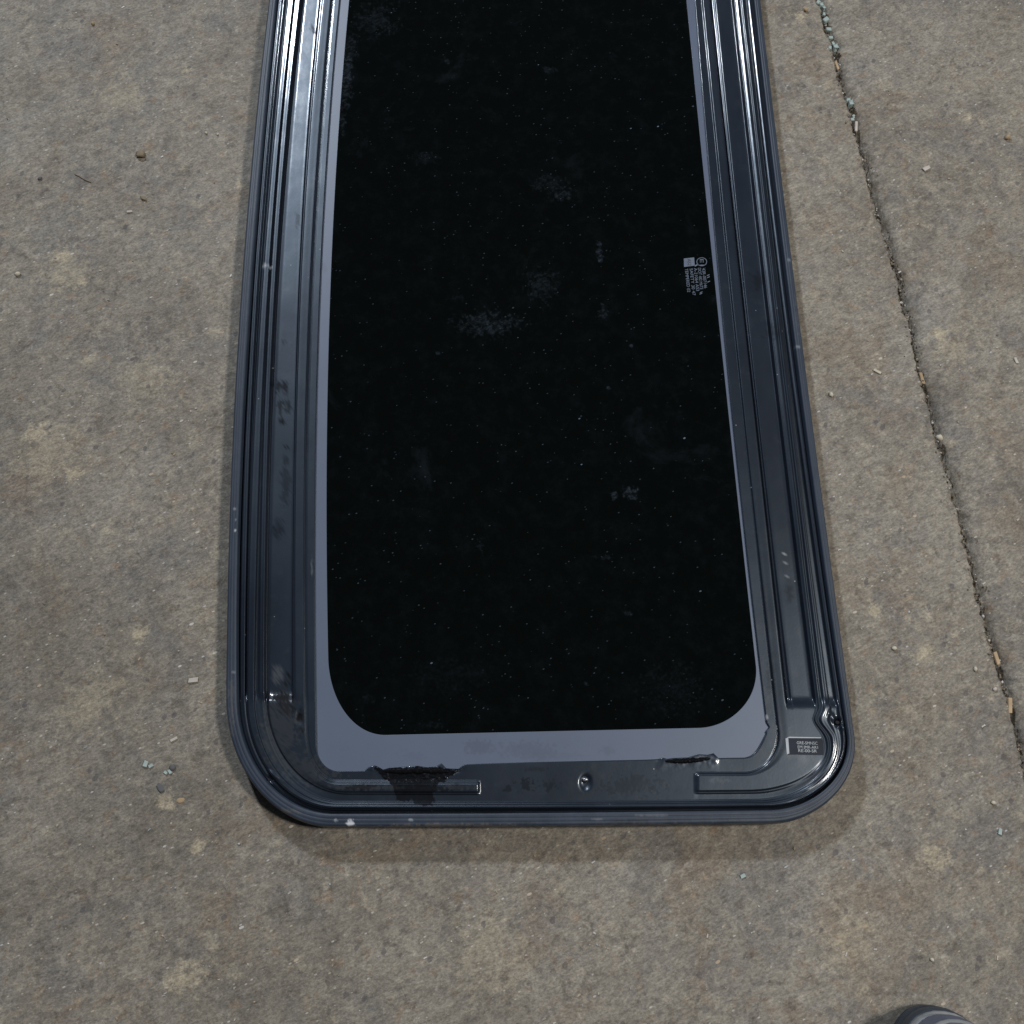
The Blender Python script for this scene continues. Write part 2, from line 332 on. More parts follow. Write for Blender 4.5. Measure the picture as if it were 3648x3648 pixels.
stone('pebble', 332, 86, (2.6, 2.2, 1.8), 'tan', 'small tan pebble in the upper left of the left slab', 'pebble')
stone('clod', 512, 708, (4.6, 2.6, 1.4), 'brown', 'flat tan clod just below the round brown clod', 'clod', rough=.3, ang=.7)
stone('pebble', 143, 637, (3.0, 2.4, 1.5), 'dark_stone', 'dark flat stone near the brown twig', 'pebble')
stone('stone_chip', 690, 2424, (5.0, 2.6, 1.2), 'chip', 'pale tan chip on the slab left of the frame, level with the glass bottom', 'chip', kind='slab', ang=.1)
stone('pebble', 616, 2735, (3.6, 3.4, 1.6), 'dark_stone', 'dark round stone beside the green glass flakes', 'pebble')
stone('pebble', 575, 2806, (6.0, 4.4, 1.0), 'dark_stone', 'flat dark stone set in the concrete below the green glass flakes', 'pebble', z=-.0003)
stone('pebble', 642, 2850, (5.0, 3.4, .9), 'tan', 'flat orange tan stone set in the concrete left of the lower frame corner', 'pebble', z=-.0003)
stone('stone_chip', 620, 2634, (3.6, 1.6, 1.0), 'chip', 'pale chip above the green glass flakes', 'chip', kind='slab', ang=.5)
bm = bmesh.new(); q_ = [P(268, 622), P(285, 630), P(300, 640), P(324, 650)]
for a_, b_ in zip(q_[:-1], q_[1:]):
    d_ = b_-a_; r_ = bmesh.ops.create_cone(bm, segments=6, radius1=.0007, radius2=.0006, depth=d_.length*1.06, cap_ends=True)
    mt = Matrix.Translation((a_+b_)/2+Vector((0, 0, .0008))) @ d_.to_track_quat('Z', 'Y').to_matrix().to_4x4()
    for v_ in r_['verts']: v_.co = mt @ v_.co
tag(bm_obj('twig', bm, M['brown'], True), 'thin bent brown twig on the left slab', 'twig')

# ------------------------------------------------------------------ the sunroof cassette
Z0 = .028
root = bpy.data.objects.new('sunroof_frame', None); COL.objects.link(root)
root.location = P(1900, 2000)
tag(root, 'black car sunroof frame with dark tinted glass lying on the concrete', 'sunroof')
def child(o):
    o.parent = root; o.matrix_parent_inverse = Matrix.Translation(-root.location); return o

LY = [0, 700, 1400, 2100, 2400]
L = [(957,884,835,809,804),
 (986,921,870,846,844),(993,928,884,861,859),(1001,936,894,871,869),(1006,941,900,878,876),(1026,959,911,888,884),(1032,966,918,893,888),
 (1048,980,935,913,907),(1050,982,939,918,912),(1055,990,949,935,932),(1071,1003,961,945,942),(1074,1006,965,949,947),(1090,1029,988,968,962),
 (1133,1077,1048,1041,1039),(1146,1088,1056,1049,1047),(1155,1095,1062,1057,1056),(1178,1122,1088,1083,1082),(1182,1126,1092,1087,1086),
 (1186,1131,1096,1090,1089),(1190,1135,1100,1094,1093),(1194,1140,1105,1099,1098),(1209,1156,1126,1122,1122)]
BX = [1200, 1710, 2485, 2800]
B = [(2948,2946,2940,2934),
 (2898,2896,2887,2882),(2895,2892,2884,2879),(2891,2888,2881,2876),(2883,2883,2878,2873),(2878,2878,2874,2869),(2874,2874,2871,2866),
 (2870,2870,2866,2861),(2862,2862,2860,2855),(2856,2856,2853,2848),(2851,2851,2848,2843),(2833,2833,2832,2828),(2826,2826,2824,2820),
 (2817,2817,2815,2811),(2812,2812,2808,2804),(2797,2797,2778,2778),(2791,2791,2772,2772),(2783,2783,2766,2766),
 (2777,2777,2760,2760),(2772,2770,2751,2751),(2766,2766,2749,2749),(2749,2722,2702,2700)]
RY = [0, 700, 1400, 2300, 2550]
R = [(2709,2796,2881,3001,3036),
 (2684,2771,2849,2978,3008),(2680,2767,2845,2974,3004),(2673,2754,2838,2970,2999),(2669,2750,2834,2965,2994),(2664,2744,2827,2958,2988),(2660,2741,2822,2948,2980),
 (2652,2733,2813,2934,2966),(2648,2729,2805,2925,2950),(2641,2723,2797,2914,2938),(2634,2717,2790,2904,2928),(2626,2708,2781,2894,2920),(2615,2697,2770,2886,2911),
 (2606,2686,2758,2876,2902),(2554,2626,2697,2804,2830),(2545,2617,2689,2795,2820),(2531,2605,2679,2781,2803),(2526,2601,2676,2777,2799),
 (2504,2575,2643,2742,2770),(2496,2567,2634,2733,2761),(2494,2565,2632,2731,2759),(2478,2535,2602,2700,2728)]
YL = [2480,2490,2490,2490,2490,2490,2490,2485,2480,2480,2480,2480,2490,2560,2570,2580,2590,2600,2605,2610,2615,2655]
XS = [1190,1190,1190,1190,1195,1195,1200,1205,1210,1220,1230,1245,1240,1225,1215,1205,1200,1200,1200,1200,1200,1205]
XE = [2740,2740,2740,2735,2730,2725,2720,2710,2700,2695,2690,2680,2670,2660,2655,2650,2650,2650,2650,2650,2650,2645]
YR = [2620,2610,2610,2610,2610,2610,2610,2615,2620,2625,2630,2635,2640,2640,2630,2620,2615,2610,2605,2600,2600,2615]
EDGE = np.array([(1100,2749),(1200,2749),(1300,2748),(1318,2733),(1335,2728),(1350,2735),(1365,2744),(1385,2738),(1440,2733),(1490,2730),(1530,2737),(1555,2732),(1573,2721),(1590,2739),
 (1635,2741),(1656,2725),(1700,2723),(1888,2717),(2300,2708),(2345,2706),(2362,2701),(2376,2705),(2400,2702),(2454,2700),(2490,2689),(2523,2691),(2543,2685),(2559,2702),(2700,2700)], float)
YTOP = -560
NL, NC, NB, NR = 400, 90, 620, 400
def bez(p0, d0, p3, d1, n):
    t = np.linspace(0, 1, n+2)[1:-1]; k = .56
    p1 = (p0[0]+d0[0]*k, p0[1]+d0[1]*k); p2 = (p3[0]-d1[0]*k, p3[1]-d1[1]*k)
    f = lambda i: (1-t)**3*p0[i]+3*(1-t)**2*t*p1[i]+3*(1-t)*t*t*p2[i]+t**3*p3[i]
    return f(0), f(1)
def contour(k):
    pl = np.polyfit(np.array(LY)/1000, L[k], 3); pr = np.polyfit(np.array(RY)/1000, R[k], 2)
    def fl(y):
        y = np.asarray(y, float); yc = np.maximum(y, 0); v = np.polyval(pl, yc/1000)
        return v+(y < 0)*(-y)*.112
    def fr(y):
        y = np.asarray(y, float); v = np.polyval(pr, y/1000)
        a = {6: -.15, 7: -.45, 8: -.8, 9: -1, 10: -1, 11: -1, 12: -.9, 13: -.7}.get(k, 0)
        v = v+a*22*np.exp(-((y-2566)/30)**2)
        if 8 <= k <= 13: v = v+12*sstep(2590, 2640, y)
        if k >= 20: v = v+9*np.exp(-((y-2590)/9)**2)
        if k == 21: v = v-6*sstep(2594, 2606, y)
        return v
    pb = np.polyfit((np.array(BX)-2000)/1000, B[k], 2) if k < 15 else None
    def fb(x):
        if k == 21: return np.interp(x, EDGE[:, 0], EDGE[:, 1])
        if k < 15: return np.polyval(pb, (np.asarray(x, float)-2000)/1000)
        return np.interp(x, BX, B[k])
    yl, xs, xe, yr = YL[k], XS[k], XE[k], YR[k]
    ly = np.linspace(YTOP, yl, NL); lx = fl(ly)
    bx = np.linspace(xs, xe, NB); by = fb(bx)
    ry = np.linspace(yr, YTOP, NR); rx = fr(ry)
    s0 = lx[-1]-fl(yl-20); h = by[0]-yl
    c1 = bez((lx[-1], yl), (s0/20*h, h), (bx[0], by[0]), (bx[0]-lx[-1], 0), NC)
    h2 = by[-1]-yr; s1 = (fr(yr)-fr(yr-20))/20 if not (8 <= k <= 13) else .25
    c2 = bez((bx[-1], by[-1]), (rx[0]-bx[-1], 0), (rx[0], yr), (-s1*h2, -h2), NC)
    return np.concatenate([lx, c1[0], bx, c2[0], rx]), np.concatenate([ly, c1[1], by, c2[1], ry])
CO = [contour(k) for k in range(22)]
N = NL+NC+NB+NC+NR
ZL = [-8,-1.7,-1.2,-5,3.0,4.1,4.6,.6,3.3,3.8,-3.8,-2.7,-2.6,2.6,3.4,3.2,2,.4,1.3,1.6,1.6]
ZLc = [-6,-2,-1,-1.5,3,4,4,2.2,1.6,1.2,.2,2.6,2.8,2.8,2.8,2.8,2.0,1.0,1.0,1.2,1.2]
ZB1 = [-6,-6,-5,-1,4.6,5,4.5,2.2,.7,.5,.5,1.5,2.9,3.1,3.1,2.7,1.4,.5,.5,.5,.5]
ZB2 = [-6,-6,-5,-1,4.6,5,4.5,2.2,.7,.5,.5,.5,.5,.5,.5,.5,.5,.5,.5,.5,.5]
ZB3 = [-6,-6,-5,-1,4.6,5,4.5,2.4,.8,.4,.3,1.3,2.7,2.7,2.7,2.7,2.7,2.2,.2,.5,.5]
ZRc = [-6,-6,-2,2.6,4.4,1.6,2.2,6.0,6.5,4.7,4.3,2.8,2.6,2.6,2.6,2.6,2.6,2.3,.3,.5,.5]
ZR = [-6,-5.5,-.6,1.2,.6,-3.8,-3.6,2.8,3.6,1.6,3.0,1.8,-3.4,-3.6,-5.4,-7.8,2.7,2.4,.2,.5,.5]
Zt = np.array([ZL, ZLc, ZB1, ZB2, ZB3, ZRc, ZR], float)
def weights(u, v):
    """blend of the pressed profiles at every station of one row"""
    W = np.zeros((7, N)); i = np.arange(N)
    iL, iC1, iB, iC2 = NL, NL+NC, NL+NC+NB, NL+2*NC+NB
    g = i < iL; a = sstep(2464, 2506, v); W[0, g] = 1-a[g]; W[1, g] = a[g]
    g = (i >= iL) & (i < iC1); a = sstep(iL, iL+3, i)*0+sstep(2464, 2506, v); q = sstep(iL+NC*.4, iC1, i)
    W[0, g] = (1-a)[g]; W[1, g] = (a*(1-q))[g]; W[2, g] = (a*q)[g]
    g = (i >= iC1) & (i < iB); b1 = sstep(1700, 1713, u); b2 = sstep(2470, 2490, u)
    W[2, g] = (1-b1)[g]; W[3, g] = (b1*(1-b2))[g]; W[4, g] = b2[g]
    g = (i >= iB) & (i < iC2); q = sstep(iB, iC2, i); W[4, g] = 1-q[g]; W[5, g] = q[g]
    g = i >= iC2; a = 1-sstep(2484, 2522, v); W[6, g] = a[g]; W[5, g] = 1-a[g]
    return W.T
rowsU, rowsV, rowsZ = [], [], []
for k in range(1, 21):
    wid = np.median(np.hypot(CO[k][0]-CO[k+1][0], CO[k][1]-CO[k+1][1])); ns = int(max(6, min(14, wid/3)))
    for j in range(ns):
        t = j/ns; tq = min(1, max(0, (t-.08)/.84)); tz = tq*tq*(3-2*tq)
        rowsU.append(CO[k][0]*(1-t)+CO[k+1][0]*t); rowsV.append(CO[k][1]*(1-t)+CO[k+1][1]*t)
        rowsZ.append(weights(rowsU[-1], rowsV[-1]) @ (Zt[:, k-1]*(1-tz)+Zt[:, k]*tz))
du, dv = CO[21][0]-CO[20][0], CO[21][1]-CO[20][1]; dl = np.hypot(du, dv)+1e-6; du, dv = du/dl, dv/dl
for e, zz in ((0, 0), (1.2, -.15), (2.0, -.7), (2.2, -2.2)):
    rowsU.append(CO[21][0]+du*e); rowsV.append(CO[21][1]+dv*e); rowsZ.append(weights(rowsU[-1], rowsV[-1]) @ Zt[:, 20]+zz)
U = np.array(rowsU); V = np.array(rowsV); Zz = np.array(rowsZ)
# pressed metal is never quite true
Zz += (fbm(U/260, V/260, 3)-.5)*.8+(fbm(U/60, V/60, 4)-.5)*.12
# crumpled inner edge
edge_t = sstep(U.shape[0]-16, U.shape[0]-4, np.arange(U.shape[0]))[:, None]
crump = (sstep(1290, 1330, U)*(1-sstep(1640, 1665, U))+sstep(2330, 2360, U)*(1-sstep(2545, 2565, U)))*(V > 2600)
Zz += edge_t*crump*((fbm(U/34, V/22, 8)-.4)*2.2)
def dimple(u, v, ru, rv, dz, ang=0):
    global Zz
    c, s = math.cos(ang), math.sin(ang); a = ((U-u)*c+(V-v)*s)/ru; b = (-(U-u)*s+(V-v)*c)/rv
    Zz = Zz+dz*np.exp(-(a*a+b*b)**2)
dimple(2085, 2787, 19, 26, -2.2, .1); dimple(2083, 2778, 9, 8, 1.6)
dimple(962, 2776, 14, 11, -3.0, .7); dimple(975, 2760, 26, 8, 1.2, .6)
dimple(2983, 2574, 12, 12, -6); dimple(2960, 2556, 22, 10, 2.2, .9); dimple(2994, 2592, 16, 6, 1.8, .5)
dimple(1070, 2555, 14, 26, -1.0)
def stain(blobs, U, V):
    m = np.zeros(U.shape)
    for (u, v, ru, rv, st, th) in blobs:
        d = np.hypot((U-u)/ru, (V-v)/rv); nz = fbm(U/9+u, V/9+v, 12)
        m = np.maximum(m, st*sstep(1.0, .45, d+(nz-.5)*1.6*th))
    return np.clip(m, 0, 1)
def sstep_(a, b, x): return sstep(a, b, x)
_old = sstep
def sstep(a, b, x):
    if a > b: return 1-_old(b, a, x)
    return _old(a, b, x)
def inpoly(poly, U, V):
    inside = np.zeros(U.shape, bool); n = len(poly)
    for q in range(n):
        (x1, y1), (x2, y2) = poly[q], poly[(q+1) % n]
        c = ((y1 > V) != (y2 > V)) & (U < (x2-x1)*(V-y1)/(y2-y1+1e-9)+x1); inside ^= c
    return inside
nz = (fbm(U/14, V/14, 31)-.5)*26
grease = inpoly([(1330,2735),(1650,2735),(1600,2772),(1560,2795),(1545,2830),(1548,2852),(1530,2868),(1478,2866),(1468,2848),(1445,2850),(1432,2864),(1412,2850),(1400,2800),(1368,2772)], U+nz*.5, V+nz)
dark = stain([(1000,2486,62,36,1,.35),(1000,1375,34,26,.8,1),(1010,1440,30,30,.7,1.2),(1003,1498,16,16,.9,.5),(1020,1590,14,6,.8,.6),(1015,1720,20,90,.45,1.2),(990,1880,26,34,.5,1.2),(1018,1640,16,24,.5,1),
   (1025,2403,10,10,.9,.5),(1018,2434,18,16,.8,.8),(1068,2555,17,26,.95,.5),(1075,2600,14,12,.6,1),(1120,95,20,16,.75,1.4),(1118,110,12,8,.9,.6),(1060,780,12,30,.4,1),(1010,1215,12,8,.5,1),
   (1880,2796,40,24,.5,1.5),(1960,2800,30,20,.35,1.5),(1810,2812,22,14,.45,1),(1290,2805,70,12,.7,1),(1560,2808,90,12,.6,1.2),(1640,2805,40,12,.4,1.2),(1020,2520,34,30,.7,1.3),(1900,2740,60,10,.3,1),(2250,2800,120,40,.25,1.3),
   (2745,2400,20,90,.2,1),(2815,2110,12,60,.35,1),(2750,1180,30,40,.35,1.4),(2700,990,22,30,.4,1.4)], U, V)
dark = np.maximum(dark, grease*(.95-.3*sstep(2780, 2820, V)*fbm(U/20, V/20, 77)))
Zz += grease*(1-sstep(2775, 2800, V))*(.15+np.clip(fbm(U/15, V/12, 51)-.42, 0, 1)*2.2)
dark = np.maximum(dark, np.where(np.hypot(U-2983, V-2574) < 9, 1, 0))
brown = stain([(1000,2580,70,120,.55,1.4),(1100,2740,120,60,.45,1.3),(1300,2805,160,14,.5,1),(985,2660,50,70,.35,1.4),(1620,2806,90,12,.4,1.2)], U, V)
white = stain([(955,955,16,5,.8,.9),(943,952,12,9,.4,1.2),(2795,1972,8,4,.9,.4),(2795,1982,7,3,.7,.4),(2798,2001,9,2.5,.6,.4),(2803,2050,7,2,.4,.4),(2730,2553,7,9,.5,.7),(1094,360,7,12,.3,.5),
   (2088,2778,10,5,.5,.8),(985,2400,22,34,.10,1.3),(1010,1440,5,5,.2,.5),(2565,2780,40,12,.06,1.3),(1130,1950,5,60,.12,1.4),(1112,2030,5,40,.14,1.4)], U, V)
Xf, Yf = PX(U, V, Z0)
me = grid_mesh('frame_tray', Xf, Yf, Z0+Zz*.001)
set_attr(me, np.stack([dark.ravel(), white.ravel(), brown.ravel()], -1))
tray = child(link('frame_tray', me, M['paint']))
if sum(p.normal.z for p in me.polygons[:200]) < 0: me.flip_normals()

# rubber seal round the outside
prof = [(1.06,-6),(1.02,-2),(.98,.2),(.93,.9),(.85,1.3),(.72,1.5),(.66,1.35),(.62,1.1),(.58,1.35),(.50,1.55),(.38,1.4),(.33,1.0),(.29,1.25),(.2,1.0),(.12,.5),(.06,-.3),(.02,-1.4),(0,-3),(-.01,-6),(0.02,-9),(.08,-11)]
oi = [(o, z) for o, z in prof]
U2 = np.array([CO[0][0]*(1-t)+CO[1][0]*t for t, _ in oi]); V2 = np.array([CO[0][1]*(1-t)+CO[1][1]*t for t, _ in oi])
Z2 = np.array([[z]*N for _, z in oi], float)+(fbm(U2/240, V2/240, 3)-.5)*.8+(fbm(U2/50, V2/50, 14)-.5)*.35
Xs, Ys = PX(U2, V2, Z0); me = grid_mesh('rubber_seal', Xs, Ys, Z0+Z2*.001)
tt = np.array([t for t, _ in oi])[:, None]
rim = np.clip((.10-tt)/.06, 0, 1)*np.clip(fbm(U2/40, V2/40, 17)*2.2-.55, 0, .75)*np.ones(U2.shape)
wht = stain([(1250,2933,19,15,1,.7),(1196,2924,9,7,.35,.8),(1465,2920,12,7,.3,.6),(838,1855,6,3,.8,.3),(838,1893,7,3,.8,.3),(835,1815,6,6,.3,1),(2810,930,10,5,.25,1),(2845,1236,16,6,.25,1.2),(830,2397,12,4,.25,1),(2130,2920,26,5,.14,1),(2330,2905,60,4,.10,1)], U2, V2)
brn = np.maximum(rim, stain([(825,2520,12,110,.22,1.4),(1000,2890,80,12,.3,1.3),(2370,2938,200,9,.25,1.4),(1600,2940,250,8,.5,1.4),(2840,900,10,300,.18,1.5)], U2, V2))
drk = stain([(2200,2930,60,8,.3,1),(2270,2925,50,8,.35,1),(1870,2932,40,6,.3,1)], U2, V2)
set_attr(me, np.stack([drk.ravel(), wht.ravel(), brn.ravel()], -1))
child(link('rubber_seal', me, M['rubber']))
# underside carrier that stands on the ground
oi = [(.08,-11),(.5,-11.5),(.62,-14),(.66,-22),(.80,-26.5),(1.6,-27),(3,-20)]
U3 = np.array([CO[0][0]*(1-t)+CO[1][0]*t for t, _ in oi]); V3 = np.array([CO[0][1]*(1-t)+CO[1][1]*t for t, _ in oi])
Xs, Ys = PX(U3, V3, Z0); me = grid_mesh('underside', Xs, Ys, Z0+np.array([[z]*N for _, z in oi])*.001)
set_attr(me, np.zeros((len(me.vertices), 3))); child(link('underside', me, M['paint']))

# glass pane with its enamel border
gl_y = [0,700,1400,2100,2330]; gl_x = [1243,1191,1166,1164,1168]
gr_y = [0,700,1400,1600,2300]; gr_x = [2447,2516,2588,2612,2686]
pgl = np.polyfit(np.array(gl_y)/1000, gl_x, 3); pgr = np.polyfit(np.array(gr_y)/1000, gr_x, 2)
def gfl(y): y = np.asarray(y, float); return np.polyval(pgl, np.maximum(y, 0)/1000)+(y < 0)*(-y)*.09
def gfr(y): return np.polyval(pgr, np.asarray(y, float)/1000)
gly = np.linspace(YTOP, 2350, 200); gby = lambda x: 2618+(x-1360)*(2592-2618)/(2500-1360)
c1 = bez((float(gfl(2350)), 2350), (12, 269), (1372, float(gby(1372))), (200, 0), 60)
gbx = np.linspace(1372, 2490, 80)
c2 = bez((2490, float(gby(2490))), (204, -5), (float(gfr(2370)), 2370), (-22, -222), 60)
gry = np.linspace(2370, YTOP, 200)
gu = np.concatenate([gfl(gly), c1[0], gbx, c2[0], gfr(gry)]); gv = np.concatenate([gly, c1[1], gby(gbx), c2[1], gry])
# pane: rows between left and right borders (solid plate under the enamel)
def plate(name, lo, hi, mat, yend, z, nrow=420, ncol=260, white=None):
    vv = np.linspace(YTOP, yend, nrow); t = np.linspace(0, 1, ncol)
    UU = lo(vv)[:, None]*(1-t)+hi(vv)[:, None]*t; VV = np.repeat(vv[:, None], ncol, 1)
    X, Y = PX(UU, VV, Z0); Zp = np.full(UU.shape, Z0+z)
    me = grid_mesh(name, X, Y, Zp)
    if me.polygons[0].normal.z < 0: me.flip_normals()
    set_attr(me, np.stack([np.zeros(UU.size), (white(UU, VV) if white else np.zeros(UU.shape)).ravel(), np.zeros(UU.size)], -1))
    return child(link(name, me, mat))
haze_reflection = lambda U, V: stain([(1745,1150,110,45,.30,1.5),(1930,1010,60,60,.20,1.5),(2245,1755,28,26,.55,1.1),(2190,1765,18,18,.5,.9),(1592,214,14,14,.28,1.2),(1955,245,30,10,.25,1.4),(2005,690,40,22,.32,1.5),(1960,650,60,30,.15,1.5),
   (2150,1110,16,26,.28,1.4),(2155,1120,12,12,.35,1),(2168,1380,12,8,.7,.8),(2155,1985,36,10,.22,1.3),(1710,1940,16,26,.16,1.4),(1515,560,40,24,.14,1.4),(1630,1060,22,12,.10,1.3),(1560,555,20,10,.12,1),
   (1237,255,24,90,.40,1.2),(1230,330,20,60,.30,1.2),(1243,160,30,60,.22,1.3),(1220,420,12,60,.25,1.2),(1340,60,80,60,.18,1.6),(2088,2435,9,9,.5,.7),(2240,2182,20,9,.3,1),(1310,2490,34,18,.10,.8),(2550,1060,22,14,.10,1.2),  # left-edge blobs: dust plus the doorway light's bluish reflection, painted as colour
   (1600,2400,140,60,.05,1.5),(2400,2450,120,90,.07,1.5),(2135,880,10,30,.5,1.6),(2140,905,9,26,.5,1.6),(2250,1228,10,6,.5,.7),(1560,1255,10,6,.35,.7),(1540,2580,50,12,.12,1.4)], U, V)
glass = plate('glass_pane', lambda y: gfl(y)-18, lambda y: gfr(np.minimum(y, 2400))+6, M['glass'], 2640, -.0024, 700, 420, haze_reflection)
# enamel border: loft from glass outline to beyond the flange edge
def outer_of(u, v, k):
    pass
lb = np.polyfit(np.array(LY)/1000, L[21], 3)
ou = np.concatenate([np.polyval(lb, np.maximum(gly, 0)/1000)+(gly < 0)*(-gly)*.112-9,
     np.interp(np.linspace(0, 1, 60), [0, .5, 1], [1113, 1113, 1372]), gbx, np.interp(np.linspace(0, 1, 60), [0, .5, 1], [2490, 2745, 2727]),
     np.polyval(np.polyfit(np.array(RY)/1000, R[21], 2), gry/1000)+7])
ov = np.concatenate([gly, np.interp(np.linspace(0, 1, 60), [0, .5, 1], [2350, 2758, 2758]), np.full(80, 2757.), np.interp(np.linspace(0, 1, 60), [0, .5, 1], [2740, 2712, 2370]), gry])
ov[260:340] = np.interp(gbx, [1372, 1660, 2300, 2490], [2757, 2757, 2722, 2712]); ov[340:400] = np.interp(np.linspace(0, 1, 60), [0, .5, 1], [2712, 2710, 2370])
T = np.array([0, .004, .02, .15, .3, .45, .6, .75, .9, 1.])[:, None]
UB = gu*(1-T)+ou*T; VB = gv*(1-T)+ov*T; X, Y = PX(UB, VB, Z0); ZB = np.full(UB.shape, Z0-.0016); ZB[0] -= .0007
me = grid_mesh('enamel_border', X, Y, ZB)
if me.polygons[len(me.polygons)//2].normal.z < 0: me.flip_normals()
# finer copy of the border mesh for its stains
nb = 40; Tb = np.concatenate([[0, .003, .012], np.linspace(.03, 1, nb)])[:, None]
sI = np.linspace(0, len(gu)-1, 1400); gi = lambda a: np.interp(sI, np.arange(len(gu)), a)
UB = gi(gu)*(1-Tb)+gi(ou)*Tb; VB = gi(gv)*(1-Tb)+gi(ov)*Tb; X, Y = PX(UB, VB, Z0); ZB = np.full(UB.shape, Z0-.0016); ZB[0] -= .0007
me = grid_mesh('enamel_border', X, Y, ZB)
if me.polygons[len(me.polygons)//2].normal.z < 0: me.flip_normals()
st = stain([(1710,2660,75,30,.55,.9),(1880,2670,110,34,.45,1.2),(1920,2690,80,20,.4,1.2),(2165,2675,30,20,.45,1),(1850,2660,12,9,.6,.8),(1905,2684,16,14,.6,.8),(1880,2665,14,9,.5,.8),(1460,2690,60,20,.2,1.2),(2020,2690,60,14,.2,1.2),(1150,950,14,20,.4,1.2),(1148,935,20,6,.3,1)], UB, VB)
set_attr(me, np.stack([st.ravel(), 0*st.ravel(), 0*st.ravel()], -1))
border = child(link('enamel_border', me, M['frit']))

# ---- writing
def text_mesh(s, size):
    c = bpy.data.curves.new('t', 'FONT'); c.body = s; c.size = size; c.align_x = 'LEFT'; c.extrude = .00003
    o = bpy.data.objects.new('t', c); COL.objects.link(o); bpy.context.view_layer.update()
    me = bpy.data.meshes.new_from_object(o.evaluated_get(bpy.context.evaluated_depsgraph_get()))
    bpy.data.objects.remove(o); return me
def text_at(bm, s, u, v, ang, height_px, length_px, z, flip=1):
    """letters starting at (u, v), running in photo direction ang (0 = right, 90 = down)"""
    p = P(u, v, z); ca, sa = math.cos(math.radians(ang)), math.sin(math.radians(ang))
    e = P(u+ca*100, v+sa*100, z)-p; mm = e.length/100; ex = e.normalized(); ey = Vector((0, 0, 1)).cross(ex)
    me = text_mesh(s, height_px*mm*1.4)
    xs = [q.co.x for q in me.vertices]; W = max(xs)-min(xs); k = length_px*mm/W
    mat = Matrix(((ex.x*k, ey.x, 0, p.x), (ex.y*k, ey.y, 0, p.y), (0, 0, 1, z), (0, 0, 0, 1)))
    me.transform(mat); bm.from_mesh(me); bpy.data.meshes.remove(me)
def quad(bm, pts, z, th=.00005):
    vs = [bm.verts.new(P(u, v, z)) for u, v in pts]; f = bm.faces.new(vs); f.normal_update()
    if f.normal.z < 0: f.normal_flip()
    return f
ZG = Z0-.0023
bm = bmesh.new()
quad(bm, [(2436,921),(2473,917),(2475,946),(2437,951)], ZG)
# oval mark with a tail
pc = []
for ri in (18.5, 16):
    pc.append([bm.verts.new(P(2500+ri*math.cos(a)*1.02, 932.5+ri*math.sin(a)*.84, ZG)) for a in np.linspace(0, 2*math.pi, 40, endpoint=False)])
for q in range(40): bm.faces.new([pc[0][q], pc[0][(q+1) % 40], pc[1][(q+1) % 40], pc[1][q]])
text_at(bm, 'E1', 2493, 921, 86, 12, 23, ZG)
quad(bm, [(2474,946),(2487,939),(2488,943),(2476,950)], ZG)
for (s, u, v, ln) in [('43R-007146', 2501, 955, 72), ('DOT 482 M6T5', 2486, 954, 76), ('A-21064 AS3', 2472, 955, 82), ('SAFETY 30 47', 2457, 956, 96), ('TEMPERED 02', 2440, 957, 84)]:
    text_at(bm, s, u, v, 84, 10, ln, ZG)
for u, v in [(2518,981),(2519,988),(2520,1004),(2493,1042),(2492,1047)]: quad(bm, [(u,v),(u+9,v-4),(u+9.6,v-1.5),(u+.6,v+2.5)], ZG)
stamp = bm_obj('glass_stamp', bm, M['print']); stamp.parent = glass
bm = bmesh.new(); text_at(bm, 'AS2', 2449, 922, 86, 11, 24, ZG+.0001)
sd = bm_obj('stamp_letters', bm, M['print_dark']); sd.parent = glass
# part-number sticker in the corner recess
ZS = Z0+.0031
bm = bmesh.new()
quad(bm, [(2799,2634),(2810,2625),(2925,2627),(2933,2640),(2935,2690),(2912,2690),(2804,2688)], ZS)
stick = child(bm_obj('sticker', bm, M['sticker']))
bm = bmesh.new()
quad(bm, [(2798,2631),(2808,2627),(2812,2684),(2803,2688)], ZS+.0002)
quad(bm, [(2805,2627),(2811,2624.6),(2925,2626.5),(2925,2630),(2809,2629)], ZS+.0002)
for (s, u, v, ln) in [('GRE-SMN5C', 2838, 2651, 74), ('EM JMR-AR1', 2841, 2666, 72), ('RE-00-SR', 2843, 2679, 66)]:
    text_at(bm, s, u, v, 1.5, 10.5, ln, ZS+.0002)
sp = bm_obj('sticker_print', bm, M['white']); sp.parent = stick
# torn clip in the lower rail and the drain hole
def disc(name, u, v, ru, rv, z, mat, ang=0):
    bm = bmesh.new(); r = bmesh.ops.create_uvsphere(bm, u_segments=20, v_segments=10, radius=1)
    p = P(u, v, z); mm = .00029
    for q in r['verts']:
        q.co = Matrix.Rotation(ang, 3, 'Z') @ Vector((q.co.x*ru*mm, q.co.y*rv*mm, q.co.z*.0007)) + p
    return child(bm_obj(name, bm, mat, True))
disc('drain_hole', 2983, 2574, 8, 7, Z0+.0008, M['dark'])
disc('clip', 2084, 2777, 9, 6, Z0+.0003, M['clip'], .3)
disc('locating_hole', 958, 2779, 5, 5, Z0+.0006, M['dark'])
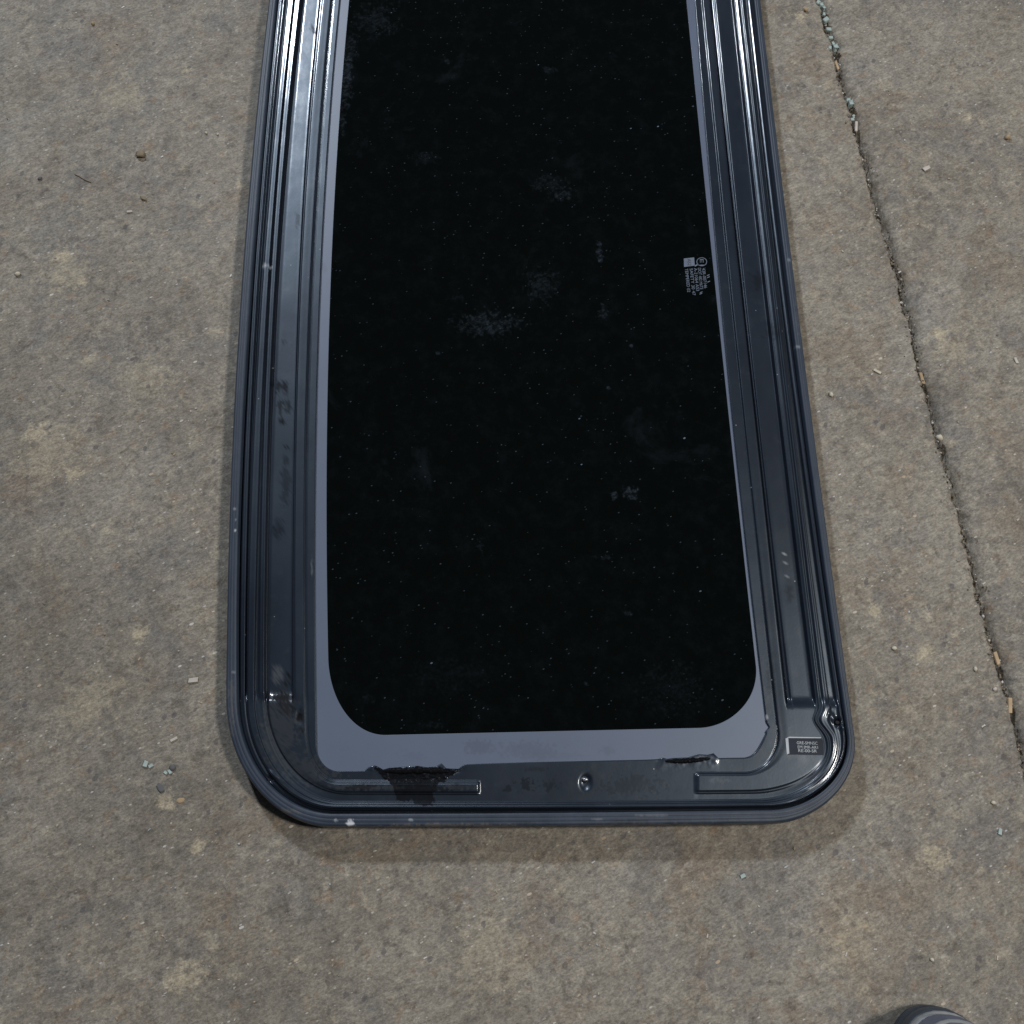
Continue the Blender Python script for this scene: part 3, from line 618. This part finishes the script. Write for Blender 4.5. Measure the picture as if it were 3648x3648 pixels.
# crumpled foam along the inner edge
def foam(name, pts, r, seed):
    rnd = random.Random(seed); n = len(pts); tt = np.linspace(0, 1, n); nn = 90
    uu = np.interp(np.linspace(0, 1, nn), tt, [p[0] for p in pts]); vv = np.interp(np.linspace(0, 1, nn), tt, [p[1] for p in pts])
    A = np.linspace(0, 2*math.pi, 13)
    x, y = PX(uu, vv, Z0)
    env = np.sin(np.linspace(.05, math.pi-.05, nn))**.35
    Xp = np.zeros((nn, 13)); Yp = np.zeros((nn, 13)); Zp = np.zeros((nn, 13))
    for j, a in enumerate(A):
        rr = r*env*(1+.9*(fbm(np.arange(nn)*.35, np.full(nn, (j % 12)*.9), seed)-.5))
        Xp[:, j] = x; Yp[:, j] = y+np.cos(a)*rr*1.5; Zp[:, j] = Z0+.0007+np.sin(a)*rr*.8
    me = grid_mesh(name, Xp, Yp, Zp); set_attr(me, np.tile([1., 0, 0], (len(me.vertices), 1)))
    return child(link(name, me, M['paint']))
foam('foam_strip', [(1362,2746),(1420,2746),(1490,2744),(1550,2746),(1600,2748)], .0022, 5)
foam('foam_strip', [(2370,2712),(2420,2712),(2480,2708),(2530,2702)], .0017, 9)

# ------------------------------------------------------------------ shoe toe at the lower edge
sr = bpy.data.objects.new('shoe', None); COL.objects.link(sr); tip = P(3390, 3606, .055)
sr.location = (tip.x, tip.y, 0)
tag(sr, 'toe of a dark blue grey shoe at the lower right edge of the photo', 'shoe')
def shoe_layer(name, levels, mat, sub=None, cap=True):
    # levels: (z, inset) lofted outline of a left-foot shape pointing +y
    bm = bmesh.new(); rings = []
    n = 56
    for z, ins, cut in levels:
        ring = []
        for q in range(n):
            a = 2*math.pi*q/n
            s, c = math.sin(a), math.cos(a)
            y = -.145+.145*c
            wdt = .060-.010*math.cos((y+.08)/.29*2*math.pi+.6)
            x = wdt*math.copysign(abs(s)**.85, s)
            k = max(0.02, 1-ins/.05); ky = max(.02, 1-ins/.145)
            ring.append(bm.verts.new((x*k, -.145+(y+.145)*ky-cut, z*1.6)))
        rings.append(ring)
    for a, b in zip(rings[:-1], rings[1:]):
        for q in range(n): bm.faces.new([a[q], a[(q+1) % n], b[(q+1) % n], b[q]])
    if cap: bm.faces.new(rings[-1])
    bm.faces.new(rings[0][::-1])
    return bm_obj(name, bm, mat, True, sr)
shoe_layer('sole', [(0.0, .004, 0), (.003, .0, 0), (.010, -.0005, 0), (.012, .0015, 0), (.014, -.0003, 0), (.020, 0, 0), (.022, .002, 0)], M['sole'])
shoe_layer('welt', [(.0221, .0022, 0), (.0235, .0012, 0), (.026, .0022, 0), (.027, .006, 0)], M['welt'])
shoe_layer('upper', [(.024, .0045, 0), (.032, .0025, 0), (.040, .0030, 0), (.047, .0065, 0), (.055, .014, 0), (.062, .024, .004), (.070, .030, .02), (.085, .033, .05), (.10, .034, .07)], M['shoe'])
shoe_layer('toe_seam', [(.0435, .0038, 0), (.0452, .0040, 0), (.0468, .0068, 0)], M['welt'], cap=False)
sr.rotation_euler = (0, 0, -.12)
